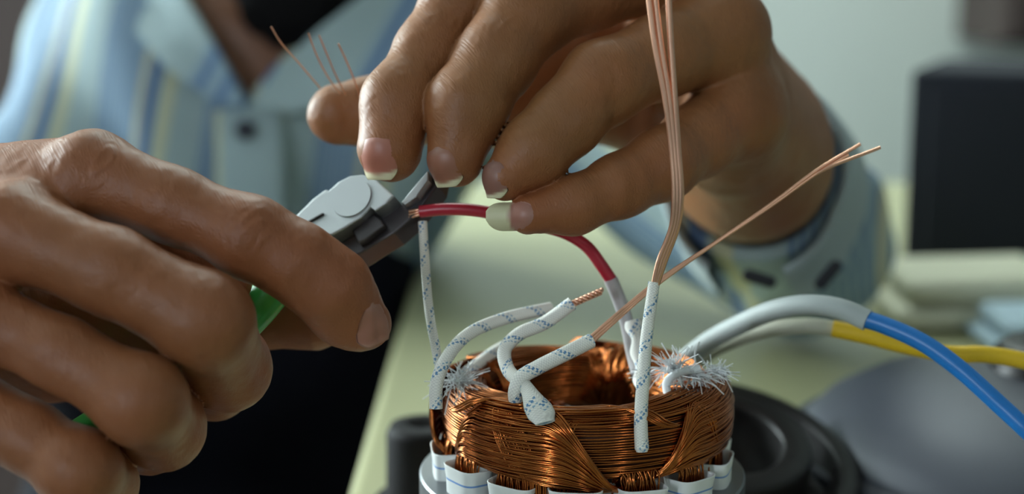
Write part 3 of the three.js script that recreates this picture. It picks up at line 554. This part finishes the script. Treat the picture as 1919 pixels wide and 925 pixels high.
// ---------------------------------------------------------------- stator with its copper winding
const O = at(1090, 876, 0.408);
const STATOR = thing('motor_stator', 'round motor stator with a shiny copper wire winding and white slot liners', 'motor winding', v3(O.x, TABLE, O.z));
const yT = O.y - TABLE;        // height of the steel face above the bench
{
  const prof = [[0.014, yT - 0.024], [0.0437, yT - 0.024], [0.0441, yT - 0.0236], [0.0441, yT - 0.0006], [0.0436, yT], [0.014, yT], [0.014, yT - 0.024]];
  const lam = new THREE.LatheGeometry(prof.map((p) => new THREE.Vector2(...p)), 96);
  part('lamination_stack', lam.toNonIndexed(), mat.lamination, STATOR).geometry.computeVertexNormals();
  // lower end winding that the stack stands on
  const low = new THREE.TorusGeometry(0.031, 0.011, 24, 96); low.rotateX(Math.PI / 2); low.scale(1, (yT - 0.023) / 0.022, 1); low.translate(0, (yT - 0.023) / 2, 0);
  part('lower_winding', low, mat.enamel, STATOR);
  // winding: cylindrical coordinates, th = 0 towards the lens, positive to the right
  const cyl = (th, r, y) => v3(Math.sin(th) * r, y, Math.cos(th) * r);
  const RC = 0.0312, HC = yT + 0.0168, AR = 0.0079, AH = 0.0092, D2R = Math.PI / 180, WR = 0.00027;
  const surf = (th, phi, lift) => { const c = Math.cos(phi), s = Math.sin(phi), n = 3.0, k = 1 / Math.pow(Math.pow(Math.abs(c), n) + Math.pow(Math.abs(s), n), 1 / n); return cyl(th, RC + c * k * (AR + lift), HC + s * k * (AH + lift)); };
  const core = []; { const pts = []; for (let i = 0; i <= 40; i++) { const a = i / 40 * Math.PI * 2, q = surf(0, a, -0.0021); pts.push(new THREE.Vector2(q.z, q.y)); } part('winding_core', new THREE.LatheGeometry(pts, 96), mat.enamelDark, STATOR); }
  function bundle(th0, span, phiA, phiB, n, layers, o = {}) {
    const list = [], endPhi = o.endPhi ?? -80 * D2R;
    for (let L = 0; L < layers; L++) for (let j = 0; j < n; j++) {
      const f = (j + (L % 2) * 0.5 + rr(-0.12, 0.12)) / (n - 0.5), phi = lerp(phiA, phiB, f), jit = rr(-0.00012, 0.00012), ph = rr(0, 6.28), pts = [];
      const off = (f - 0.5) * (o.spread ?? 9) * D2R, s0 = th0 + off * 0.8 + rr(-0.4, 0.4) * D2R, s1 = th0 + span + off * (o.spreadEnd ?? -0.9) + rr(-0.4, 0.4) * D2R;
      const rampA = (o.ra ?? 0.13) + (o.rf ?? 0.13) * f, rampB = (o.rb ?? 0.15) + (o.rg ?? 0.18) * f, N = 22;
      for (let i = 0; i <= N; i++) {
        const t = i / N, e = sstep(0, rampA, t) * sstep(1, 1 - rampB, t), th = lerp(s0, s1, t);
        const p = lerp(endPhi, phi, e) + 0.03 * Math.sin(t * 9 + ph) * e;
        const lift = jit + L * 0.00042 + (o.lift ?? 0) + lerp(-0.0009, 0.0013, sstep(0.15, 0.9, t)) * (o.twist ?? 1) + 0.00022 * Math.sin(t * 7 + ph * 2);
        pts.push(surf(th, p, lift));
      }
      if (!o.open) { const a = pts[0], b = pts[pts.length - 1]; pts.unshift(v3(a.x * 0.985, yT - 0.001, a.z * 0.985)); pts.push(v3(b.x * 0.985, yT - 0.001, b.z * 0.985)); }
      list.push(sweep(pts, WR, { segs: 54, sides: 6, cap: false }));
    }
    const m = part('winding', mergeGeometries(list), o.mat ?? mat.enamel, STATOR); m.userData.kind = 'stuff'; return m;
  }
  { const list = []; for (let j = 0; j < 74; j++) { const phi = j / 74 * Math.PI * 2, ph = rr(0, 6), pts = []; for (let i = 0; i < 28; i++) { const th = i / 28 * Math.PI * 2; pts.push(surf(th, phi + 0.05 * Math.sin(th * 3 + ph * 0.3), -0.0016 + 0.0002 * Math.sin(th * 5 + ph))); } list.push(sweep(pts, WR, { segs: 112, sides: 6, closed: true })); }
    const m = part('winding', mergeGeometries(list), mat.enamel, STATOR); m.userData.kind = 'stuff'; }
  // inner coils first, then the outer ones that wrap the drum
  for (const a of [-25, 65, 155, 245]) bundle(a * D2R, 100 * D2R, 62 * D2R, 215 * D2R, 34, 1, { endPhi: 262 * D2R, lift: -0.0002, spreadEnd: -0.9 });
  for (const a of [-22, 68, 158, 248]) bundle(a * D2R, 92 * D2R, 48 * D2R, 120 * D2R, 18, 1, { endPhi: -40 * D2R, lift: -0.0009, spread: 14, twist: 0.6 });
  for (const a of [-72, 16, 120, 200]) bundle(a * D2R, (a === 200 ? 90 : a === 120 ? 84 : a === 16 ? 106 : 97) * D2R, -78 * D2R, 74 * D2R, 54, 2, { spread: 10, ...(a === 16 ? { ra: 0.27, rf: 0.05, rb: 0.12, rg: 0.14 } : {}), ...(a === -72 ? { rb: 0.34, rg: 0.12 } : {}) });
  // loose bunch at the left flank and thin bundle across the front rim
  bundle(-116 * D2R, 40 * D2R, -60 * D2R, 66 * D2R, 16, 1, { lift: 0.0014, spread: 5, twist: 0.2 });
  bundle(-60 * D2R, 92 * D2R, 62 * D2R, 88 * D2R, 9, 1, { open: true, endPhi: 30 * D2R, lift: 0.0011, spread: 4, twist: 0.3 });
  // slots
  const slots = []; for (let i = 0; i < 14; i++) slots.push((-5 + i * 360 / 14) * D2R);
  const liner = (() => {
    const ring = (w, d, y) => { const out = []; for (let i = 0; i < 40; i++) { const a = i / 40 * Math.PI * 2, c = Math.cos(a), s = Math.sin(a), k = 1 / Math.pow(Math.abs(c) ** 4 + Math.abs(s) ** 4, 0.25); out.push(v3(c * k * w, y, s * k * d)); } return out; };
    const R = [ring(0.0062, 0.0042, 0), ring(0.0063, 0.0043, 0.0035), ring(0.0068, 0.0047, 0.0066), ring(0.0069, 0.0048, 0.0070), ring(0.00665, 0.0045, 0.0071), ring(0.0063, 0.0042, 0.0066), ring(0.0058, 0.0038, 0.0035), ring(0.0057, 0.0037, 0)];
    const pos = [], uv = [], idx = []; R.forEach((r, j) => { for (let i = 0; i <= 40; i++) { const p = r[i % 40]; pos.push(p.x, p.y, p.z); uv.push(i / 40, j > 3 ? 0.9 : p.y / 0.0071 * 0.85); } });
    for (let j = 0; j + 1 < R.length; j++) for (let i = 0; i < 40; i++) { const a = j * 41 + i, b = a + 41; idx.push(a, b, a + 1, b, b + 1, a + 1); }
    const g = new THREE.BufferGeometry(); g.setAttribute('position', new THREE.Float32BufferAttribute(pos, 3)); g.setAttribute('uv', new THREE.Float32BufferAttribute(uv, 2)); g.setIndex(idx); g.computeVertexNormals(); return g;
  })();
  slots.forEach((th) => {
    const m = part('slot_liner', liner, mat.paper, STATOR); m.position.copy(cyl(th, 0.0362, yT)); m.rotation.set(rr(-0.05, 0.05), th, rr(-0.06, 0.06)); m.scale.set(rr(0.92, 1.05), rr(0.95, 1.1), 1);
    const w = []; for (let j = 0; j < 15; j++) for (let k = 0; k < 2; k++) { const x = (j - 7) * 0.00062 + rr(-0.0001, 0.0001), a = th + x / 0.0362; w.push(sweep([cyl(a, 0.0375 - k * 0.0012, yT), cyl(a, 0.0377 - k * 0.0012, yT + 0.006), cyl(a + rr(-0.02, 0.02), 0.0372 - k * 0.001, yT + 0.0095), cyl(a + rr(-0.04, 0.04), 0.0355, yT + 0.012)], WR, { segs: 10, sides: 6, cap: false })); }
    const b = part('slot_wires', mergeGeometries(w), mat.enamel, STATOR); b.userData.kind = 'stuff';
  });
  // frayed cotton lacing cord
  function tuft(c, n, len, spreadDir, name = 'lacing_cord') {
    const list = [];
    for (let i = 0; i < n; i++) { const d = v3(rr(-1, 1), rr(-0.5, 1), rr(-0.7, 1)).normalize().lerp(spreadDir, rr(0.1, 0.8)).normalize(), l = len * rr(0.3, 1), b = v3(rr(-1, 1), rr(-1.2, 0.4), rr(-1, 1)).multiplyScalar(l * 0.55); const s = c.clone().add(v3(rr(-1, 1), rr(-0.4, 0.4), rr(-1, 1)).multiplyScalar(0.0022)); list.push(sweep([s, s.clone().addScaledVector(d, l * 0.5).addScaledVector(b, 0.25), s.clone().addScaledVector(d, l).add(b)], rr(0.00008, 0.00016), { segs: 7, sides: 4, cap: false })); }
    const k = new THREE.IcosahedronGeometry(0.0013, 3); k.deleteAttribute('uv'); k.setAttribute('uv', new THREE.Float32BufferAttribute(new Float32Array(k.attributes.position.count * 2), 2)); k.translate(c.x, c.y, c.z); list.push(...[k].map((g) => g.index ? g : (g.setIndex([...Array(g.attributes.position.count).keys()]), g)));
    return wpart(name, mergeGeometries(list), mat.cotton, STATOR, 'frayed white cotton cord end');
  }
  tuft(at(862, 716, 0.392), 110, 0.0085, v3(0.3, 0.5, 0.6));
  tuft(at(1262, 694, 0.392), 130, 0.0095, v3(-0.2, 0.7, 0.5));
  tuft(at(1300, 700, 0.392), 90, 0.008, v3(0.3, -0.2, 0.9));
  tuft(at(1340, 695, 0.392), 80, 0.005, v3(0.5, 0.3, 0.3));
  wpart('lacing_cord', sweep([at(1252, 745, 0.385), at(1250, 715, 0.387), at(1275, 697, 0.388), at(1310, 690, 0.39)], 0.0011, { segs: 24 }), mat.cotton, STATOR);
  wpart('lacing_cord', sweep([at(1305, 690, 0.392), at(1302, 665, 0.392), at(1310, 640, 0.393)], 0.00025, { segs: 24 }), mat.cotton, STATOR);
  // leads
  const lead = (label) => { const g = new THREE.Group(); g.name = 'lead'; g.userData.label = label; STATOR.add(g); return g; };
  const sl = (g, pts, r, o = {}) => wpart('sleeve', sweep(pts.map((q) => at(...q)), typeof r === 'function' ? r : px2m(r, 0.38), { segs: 90, sides: 14, ...o }), mat.braid, g);
  const strand = (g, pts, r = 0.0004, m = mat.copper) => wpart('copper_strand', sweep(pts.map((q) => at(...q)), r, { segs: 70, sides: 8 }), m, g);
  const l1 = lead('thin white braided lead rising to the pliers');
  sl(l1, [[792, 415, 0.395], [797, 500, 0.393], [804, 580, 0.39], [818, 660, 0.386], [826, 700, 0.384]], 9);
  const l2 = lead('white braided lead arching from the left flank');
  sl(l2, [[817, 765, 0.379], [818, 720, 0.379], [832, 680, 0.381], [872, 630, 0.388], [940, 598, 0.397], [1032, 577, 0.404]], 12.5);
  const l3 = lead('white braided lead with a short twisted copper end');
  sl(l3, [[1072, 568, 0.392], [1020, 605, 0.391], [972, 626, 0.389], [946, 655, 0.387], [952, 692, 0.383], [983, 722, 0.375], [1004, 755, 0.3685], [1022, 792, 0.365]], (f) => px2m(lerp(13.5, 13, f) + 4.5 * sstep(0.72, 0.9, f) - 5 * sstep(0.94, 1, f), 0.38), { flat: (f) => lerp(1, 0.4, sstep(0.7, 0.9, f)), up: dir(0, 0.3, 1) });
  for (let k = 0; k < 4; k++) { const pts = []; for (let i = 0; i <= 14; i++) { const t = i / 14, a = t * 13 + k * Math.PI / 2, c = at(lerp(1066, 1128, t), lerp(572, 545, t), lerp(0.392, 0.393, t)), rad = 0.00062; pts.push(c.addScaledVector(dir(0.4, 0.9, 0), Math.cos(a) * rad).addScaledVector(dir(0, 0, 1), Math.sin(a) * rad)); } wpart('copper_strand', sweep(pts, 0.00055, { segs: 60, sides: 8 }), mat.copper, l3); }
  const l4 = lead('white braided lead with long straight copper strands');
  sl(l4, [[1108, 638, 0.381], [1060, 662, 0.378], [1008, 688, 0.376], [976, 708, 0.375], [966, 735, 0.375], [970, 762, 0.377]], 14);
  for (const [a, b, c, d] of [[-7, -5, -4, -1], [0, -1, 0, 1], [7, 3, 3, 1]]) strand(l4, [[1098, 645 + a, 0.381], [1150, 600 + b * 1.4, 0.382], [1232, 530 + c, 0.384], [1340, 455 + d, 0.386], [1450, 380 + d * 2, 0.389], [1530, 322 + d * 3, 0.391], a < 0 ? [1612, 270, 0.393] : a > 0 ? [1650, 276, 0.390] : [1590, 290, 0.392]], 0.00046);
  const l5 = lead('upright white braided lead with three copper strands');
  sl(l5, [[1203, 846, 0.3685], [1201, 790, 0.3685], [1206, 700, 0.3685], [1212, 630, 0.369], [1226, 528, 0.369]], (f) => px2m(13.5 - 2.5 * f - 3 * sstep(0.03, 0, f), 0.3685));
  for (const k of [-1, 0, 1]) strand(l5, [[1226 + k * 2, 540, 0.369], [1240 + k * 5, 490, 0.367], [1264 + k * 5, 425, 0.364], [1270 + k * 6, 370, 0.362], [1264 + k * 6, 270, 0.360], [1254 + k * 8 + (k > 0 ? 2 : 0), 180, 0.358], [1238 + k * 11 + (k > 0 ? 8 : 0), 80, 0.356], [1226 + k * 12 + (k > 0 ? 14 : 0), -20, 0.354]], 0.0008);
  const l6 = lead('white braided lead lying at the back of the winding');
  sl(l6, [[870, 700, 0.41], [895, 682, 0.413], [925, 660, 0.417], [960, 640, 0.42]], 12);
}

// red wire held between pliers and fingers
{
  const w = thing('electrical_wire', 'red insulated wire clamped in the pliers and held by the fingers', 'wire', at(1190, 700, 0.402));
  wpart('insulation', sweep([[788, 396, 0.3935], [830, 392, 0.392], [880, 393, 0.391], [930, 401, 0.391], [1000, 420, 0.394], [1060, 437, 0.398], [1100, 462, 0.40], [1128, 498, 0.401], [1148, 528, 0.402]].map((q) => at(...q)), 0.00165, { segs: 120, sides: 16 }), mat.red, w);
  for (const k of [-1, 0, 1]) wpart('copper_strand', sweep([at(766, 402 + k * 6, 0.394), at(782, 398 + k * 5, 0.394), at(796, 396 + k * 3, 0.393)], 0.0004, { segs: 12 }), mat.copper, w);
  wpart('sleeve', sweep([[1144, 522, 0.402], [1162, 565, 0.403], [1176, 610, 0.404], [1186, 660, 0.404], [1196, 700, 0.402]].map((q) => at(...q)), 0.0019, { segs: 50, sides: 14 }), mat.paleSleeve, w, 'translucent pale sleeve');
  wpart('sleeve_end', sweep([[1186, 600, 0.4], [1196, 640, 0.399], [1202, 690, 0.398], [1205, 730, 0.396]].map((q) => at(...q)), (f) => 0.0021 + 0.0005 * Math.sin(f * 17), { segs: 50, sides: 14 }), mat.braid, w);
}
// blue and yellow cables
{
  const b = thing('electrical_cable', 'bright blue cable curving out of a grey sleeve', 'cable', at(1624, 600, 0.40));
  wpart('insulation', sweep([[1610, 594, 0.405], [1660, 610, 0.402], [1730, 642, 0.398], [1800, 692, 0.394], [1870, 755, 0.39], [1950, 830, 0.386], [2060, 950, 0.39], [2180, 1080, 0.41], [2320, 1140, 0.44]].map((q) => at(...q)), px2m(17, 0.395), { segs: 80, sides: 18 }), mat.blue, b);
  wpart('sleeve', sweep([[1626, 600, 0.404], [1580, 580, 0.407], [1520, 571, 0.412], [1455, 580, 0.42], [1390, 606, 0.432], [1320, 645, 0.445], [1270, 690, 0.45], [1240, 760, 0.45]].map((q) => at(...q)), px2m(19.5, 0.42), { segs: 90, sides: 18 }), mat.greySleeve, b);
  const y = thing('electrical_cable', 'yellow cable running behind the blue one out of a cream sleeve', 'cable', at(1570, 620, 0.43));
  wpart('insulation', sweep([[1560, 615, 0.43], [1620, 628, 0.428], [1700, 648, 0.426], [1780, 663, 0.425], [1850, 664, 0.424], [1950, 685, 0.423], [2090, 760, 0.425], [2230, 900, 0.43], [2360, 1060, 0.44]].map((q) => at(...q)), px2m(16, 0.43), { segs: 70, sides: 18 }), mat.yellow, y);
  wpart('sleeve', sweep([[1576, 618, 0.43], [1530, 611, 0.432], [1470, 613, 0.436], [1400, 628, 0.444], [1330, 660, 0.455], [1280, 710, 0.46], [1260, 780, 0.46]].map((q) => at(...q)), px2m(15, 0.44), { segs: 70, sides: 18 }), mat.creamSleeve, y);
}
// fine loose strands above the thumb
{
  const S = [['leftmost fine copper strand, tip against the neck, standing above the thumb', [[600, 165, 0.418], [560, 118, 0.414], [525, 78, 0.41], [508, 50, 0.408]]],
    ['second fine copper strand from the left, standing above the thumb', [[636, 175, 0.416], [612, 140, 0.413], [592, 100, 0.41], [578, 62, 0.408]]],
    ['third fine copper strand from the left, standing above the thumb', [[648, 178, 0.416], [628, 138, 0.413], [612, 100, 0.41], [598, 66, 0.408]]],
    ['rightmost fine copper strand, standing above the thumb beside the index finger', [[676, 185, 0.414], [660, 140, 0.412], [645, 105, 0.41], [634, 82, 0.408]]]];
  for (const [label, pts] of S) { const t = thing('copper_strand', label, 'wire', at(...pts[0]), 'fine strands above the thumb'); delete t.userData.group; wpart('strand', sweep(pts.map((q) => at(...q)), 0.00022, { segs: 24, sides: 6 }), mat.copper, t); }
}

// ---------------------------------------------------------------- pliers
{
  const C = at(655, 385, 0.397), T = thing('pliers', 'side-cutting pliers with a silver head and green handles gripped in the hand', 'pliers', C);
  const n = dir(-0.36, 0.47, 0.80);
  let u = dir(0.91, 0.41, 0); u.addScaledVector(n, -u.dot(n)).normalize(); const w = n.clone().cross(u).normalize();
  T.quaternion.setFromRotationMatrix(new THREE.Matrix4().makeBasis(u, w, n)); T.updateMatrixWorld(true);
  // where the sight line of a pixel meets the face of the tool
  const uv = (px, py) => { const d = at(px, py, 1).sub(camera.position), t = C.clone().sub(camera.position).dot(n) / d.dot(n), p = camera.position.clone().addScaledVector(d, t).sub(C); return new THREE.Vector2(p.dot(u), p.dot(w)); };
  const slab = (pts, depth, z0, bevel = 0.0005) => { const s = new THREE.Shape(pts.map((q) => uv(...q))); const g = new THREE.ExtrudeGeometry(s, { depth: depth - 2 * bevel, bevelEnabled: true, bevelSize: bevel, bevelThickness: bevel, bevelOffset: -bevel, bevelSegments: 2, curveSegments: 12 }); g.translate(0, 0, z0 - depth + bevel); return g; };
  const faceA = [[520, 436], [558, 400], [586, 372], [610, 354], [616, 356], [634, 340], [655, 329], [680, 326], [706, 337], [738, 366], [724, 380], [702, 394], [694, 388], [678, 406], [655, 420], [650, 424], [622, 440], [600, 440], [560, 470]];
  part('jaw', slab(faceA, 0.0060, 0), mat.steel, T, 'silver upper jaw half');
  const sideB = [[560, 452], [622, 440], [655, 420], [694, 388], [738, 366], [752, 352], [770, 330], [797, 305], [812, 300], [806, 330], [780, 365], [752, 396], [724, 420], [690, 440], [655, 462], [620, 490], [560, 520]];
  part('jaw', slab(sideB, 0.0070, -0.0046), mat.steelDark, T, 'dark lower jaw half');
  part('cutting_edge', slab([[745, 372], [762, 352], [796, 312], [797, 330], [775, 360], [752, 376]], 0.003, -0.002, 0.0003), mat.steel, T);
  part('joint_step', slab([[652, 424], [694, 392], [706, 402], [712, 412], [676, 440], [664, 446]], 0.004, -0.0025, 0.0004), mat.steelDark, T);
  const piv = new THREE.CylinderGeometry(0.0056, 0.0058, 0.0006, 48); piv.rotateX(Math.PI / 2); const pc = uv(660, 372); piv.translate(pc.x, pc.y, 0.0001); part('pivot', piv, mat.steel, T);
  const sl0 = uv(605, 402), sl1 = uv(580, 416); const slot = new THREE.CapsuleGeometry(0.00045, sl0.distanceTo(sl1), 4, 8); slot.rotateZ(Math.atan2(sl0.y - sl1.y, sl0.x - sl1.x) - Math.PI / 2); slot.translate((sl0.x + sl1.x) / 2, (sl0.y + sl1.y) / 2, 0.0001); part('slot', slot, mat.cord, T);
  const grip = (pts, r) => wpart('handle', sweep(pts.map((q) => at(...q)), r, { segs: 60, sides: 18, flat: () => 1.45, up: dir(0.55, 0.6, -0.2) }), mat.green, T, 'green plastic handle');
  grip([[570, 470, 0.394], [520, 530, 0.388], [470, 590, 0.384], [380, 670, 0.379], [270, 745, 0.374], [175, 806, 0.370], [150, 822, 0.369]], (f) => 0.0058 * (f > 0.97 ? 0.8 : 1));
  grip([[545, 470, 0.404], [490, 510, 0.404], [420, 540, 0.404], [330, 560, 0.404], [240, 560, 0.404], [150, 540, 0.404]], 0.0055);
}

// ---------------------------------------------------------------- things on the bench behind
{
  // black bearing cap with a raised hub
  const c = at(1338, 862, 0.485), prof = [[0.0, -0.012], [0.0195, -0.012], [0.0205, 0.0085], [0.022, 0.010], [0.029, 0.010], [0.0305, 0.0085], [0.031, -0.008], [0.031, -0.009], [0.0385, -0.009], [0.040, 0.0025], [0.0415, 0.0035], [0.0455, 0.0035], [0.047, 0.002], [0.0472, -0.005], [0.048, -0.006], [0.048, -0.0165], [0.0, -0.0165]];
  const t = thing('motor_end_cap', 'black round motor end cap with a raised hub behind the winding', 'motor part', c);
  const L = (a) => new THREE.LatheGeometry(a.map((p) => new THREE.Vector2(...p)), 96);
  part('rim', L(prof.slice(7)), mat.black, t); part('hub', L(prof.slice(0, 8)), mat.black, t);
  t.rotation.set(0.26, 0, -0.10);
  // dark object at the left of the stator
  const d = at(796, 925, 0.52), t2 = thing('rubber_bush', 'small dark rounded rubber bush left of the copper winding', 'motor part', v3(d.x, TABLE, d.z));
  part('body', L([[0, 0], [0.013, 0], [0.0135, 0.004], [0.013, 0.029], [0.0115, 0.032], [0.006, 0.0325], [0.005, 0.028], [0, 0.028]]), mat.rubber, t2); part('flange', L([[0.012, 0.001], [0.018, 0.001], [0.0185, 0.004], [0.017, 0.006], [0.012, 0.006]]), mat.rubber, t2);
  // grey motor shell
  const s = at(1950, 890, 0.525), t3 = thing('motor_shell', 'large rounded grey metal shell lying under the blue cable', 'motor part', v3(s.x, TABLE, s.z));
  part('shell', L([[0, 0.050], [0.02, 0.050], [0.04, 0.047], [0.062, 0.041], [0.076, 0.033], [0.082, 0.026], [0.083, 0.022], [0.083, 0.0], [0.0, 0.0]]), mat.greyPaint, t3); part('rim', L([[0.082, 0.024], [0.088, 0.023], [0.089, 0.020], [0.088, 0.016], [0.082, 0.015]]), mat.greyPaint, t3);
  part('hub', L([[0, 0.060], [0.014, 0.060], [0.018, 0.057], [0.02, 0.048]]), mat.black, t3);
  // black box at the back edge of the bench
  const k = at(2004, 478, 0.96), t4 = thing('equipment_box', 'black rectangular equipment box at the right edge behind the pale cloths', 'box', v3(k.x, TABLE, k.z));
  t4.rotation.y = -0.42;
  { const h = 0.121, b = rbox(0.19, h, 0.12, 0.004); b.translate(0, h / 2, 0); part('cabinet', b, mat.monitor, t4); const f = rbox(0.165, h - 0.02, 0.004, 0.0015); f.translate(0, h / 2, 0.061); part('front_panel', f, mat.monitor, t4); }
  // folded cream cloth and pale blue cloth
  const cloth = (name, label, p, w, dd, h, m, cat, folds) => { const q = thing(name, label, cat, p); for (let i = 0; i < folds; i++) { const g = new RoundedBoxGeometry(w * (1 - i * 0.06), h / folds, dd * (1 - i * 0.05), 5, h / folds * 0.45), a = g.attributes.position; for (let v = 0; v < a.count; v++) { const x = a.getX(v), z = a.getZ(v); a.setY(v, a.getY(v) * (1 + 0.45 * noise3(x * 45 + i, 3, z * 45)) ); } g.computeVertexNormals(); g.translate(0.004 * i, h / folds * (i + 0.5), 0); part('fold', g, m, q); } return q; };
  const c1 = at(1800, 590, 0.80); cloth('folded_cloth', 'folded cream cloth on the bench in front of the black equipment box', v3(c1.x, TABLE, c1.z), 0.085, 0.07, 0.028, mat.cream, 'cloth', 2);
  const c2 = at(1930, 640, 0.74); cloth('folded_cloth', 'pale blue cloth between the cream cloth and the motor shell', v3(c2.x, TABLE, c2.z), 0.05, 0.05, 0.018, mat.paleBlue, 'cloth', 2);
  // dark cupboards on the back wall
  const w1 = thing('wall_cupboard', 'dark cupboard on the back wall at the upper right', 'cupboard', v3(1.08, 0.78, -2.86));
  { const b = rbox(0.4, 0.8, 0.28, 0.006); b.translate(0, 0.4, 0); part('cabinet', b, mat.brownWood, w1); for (const x of [-0.1, 0.1]) { const d2 = rbox(0.19, 0.77, 0.018, 0.004); d2.translate(x, 0.4, 0.149); part('door', d2, mat.brownWood, w1); } }
  const w2 = thing('tall_cupboard', 'dark tall cupboard against the wall at the upper left', 'cupboard', v3(-0.98, 0, -2.5));
  { const b = rbox(0.7, 1.9, 0.4, 0.006); b.translate(0, 0.95, 0); part('cabinet', b, mat.brownWood, w2); for (const x of [-0.175, 0.175]) { const d2 = rbox(0.335, 1.84, 0.02, 0.004); d2.translate(x, 0.95, 0.21); const dr = part('door', d2, mat.brownWood, w2); const h = new THREE.CapsuleGeometry(0.008, 0.1, 4, 12); h.translate(-Math.sign(x) * 0.13 + x, 1.0, 0.235); part('handle', h, mat.steel, dr); } }
}
renderer.render(scene, camera);
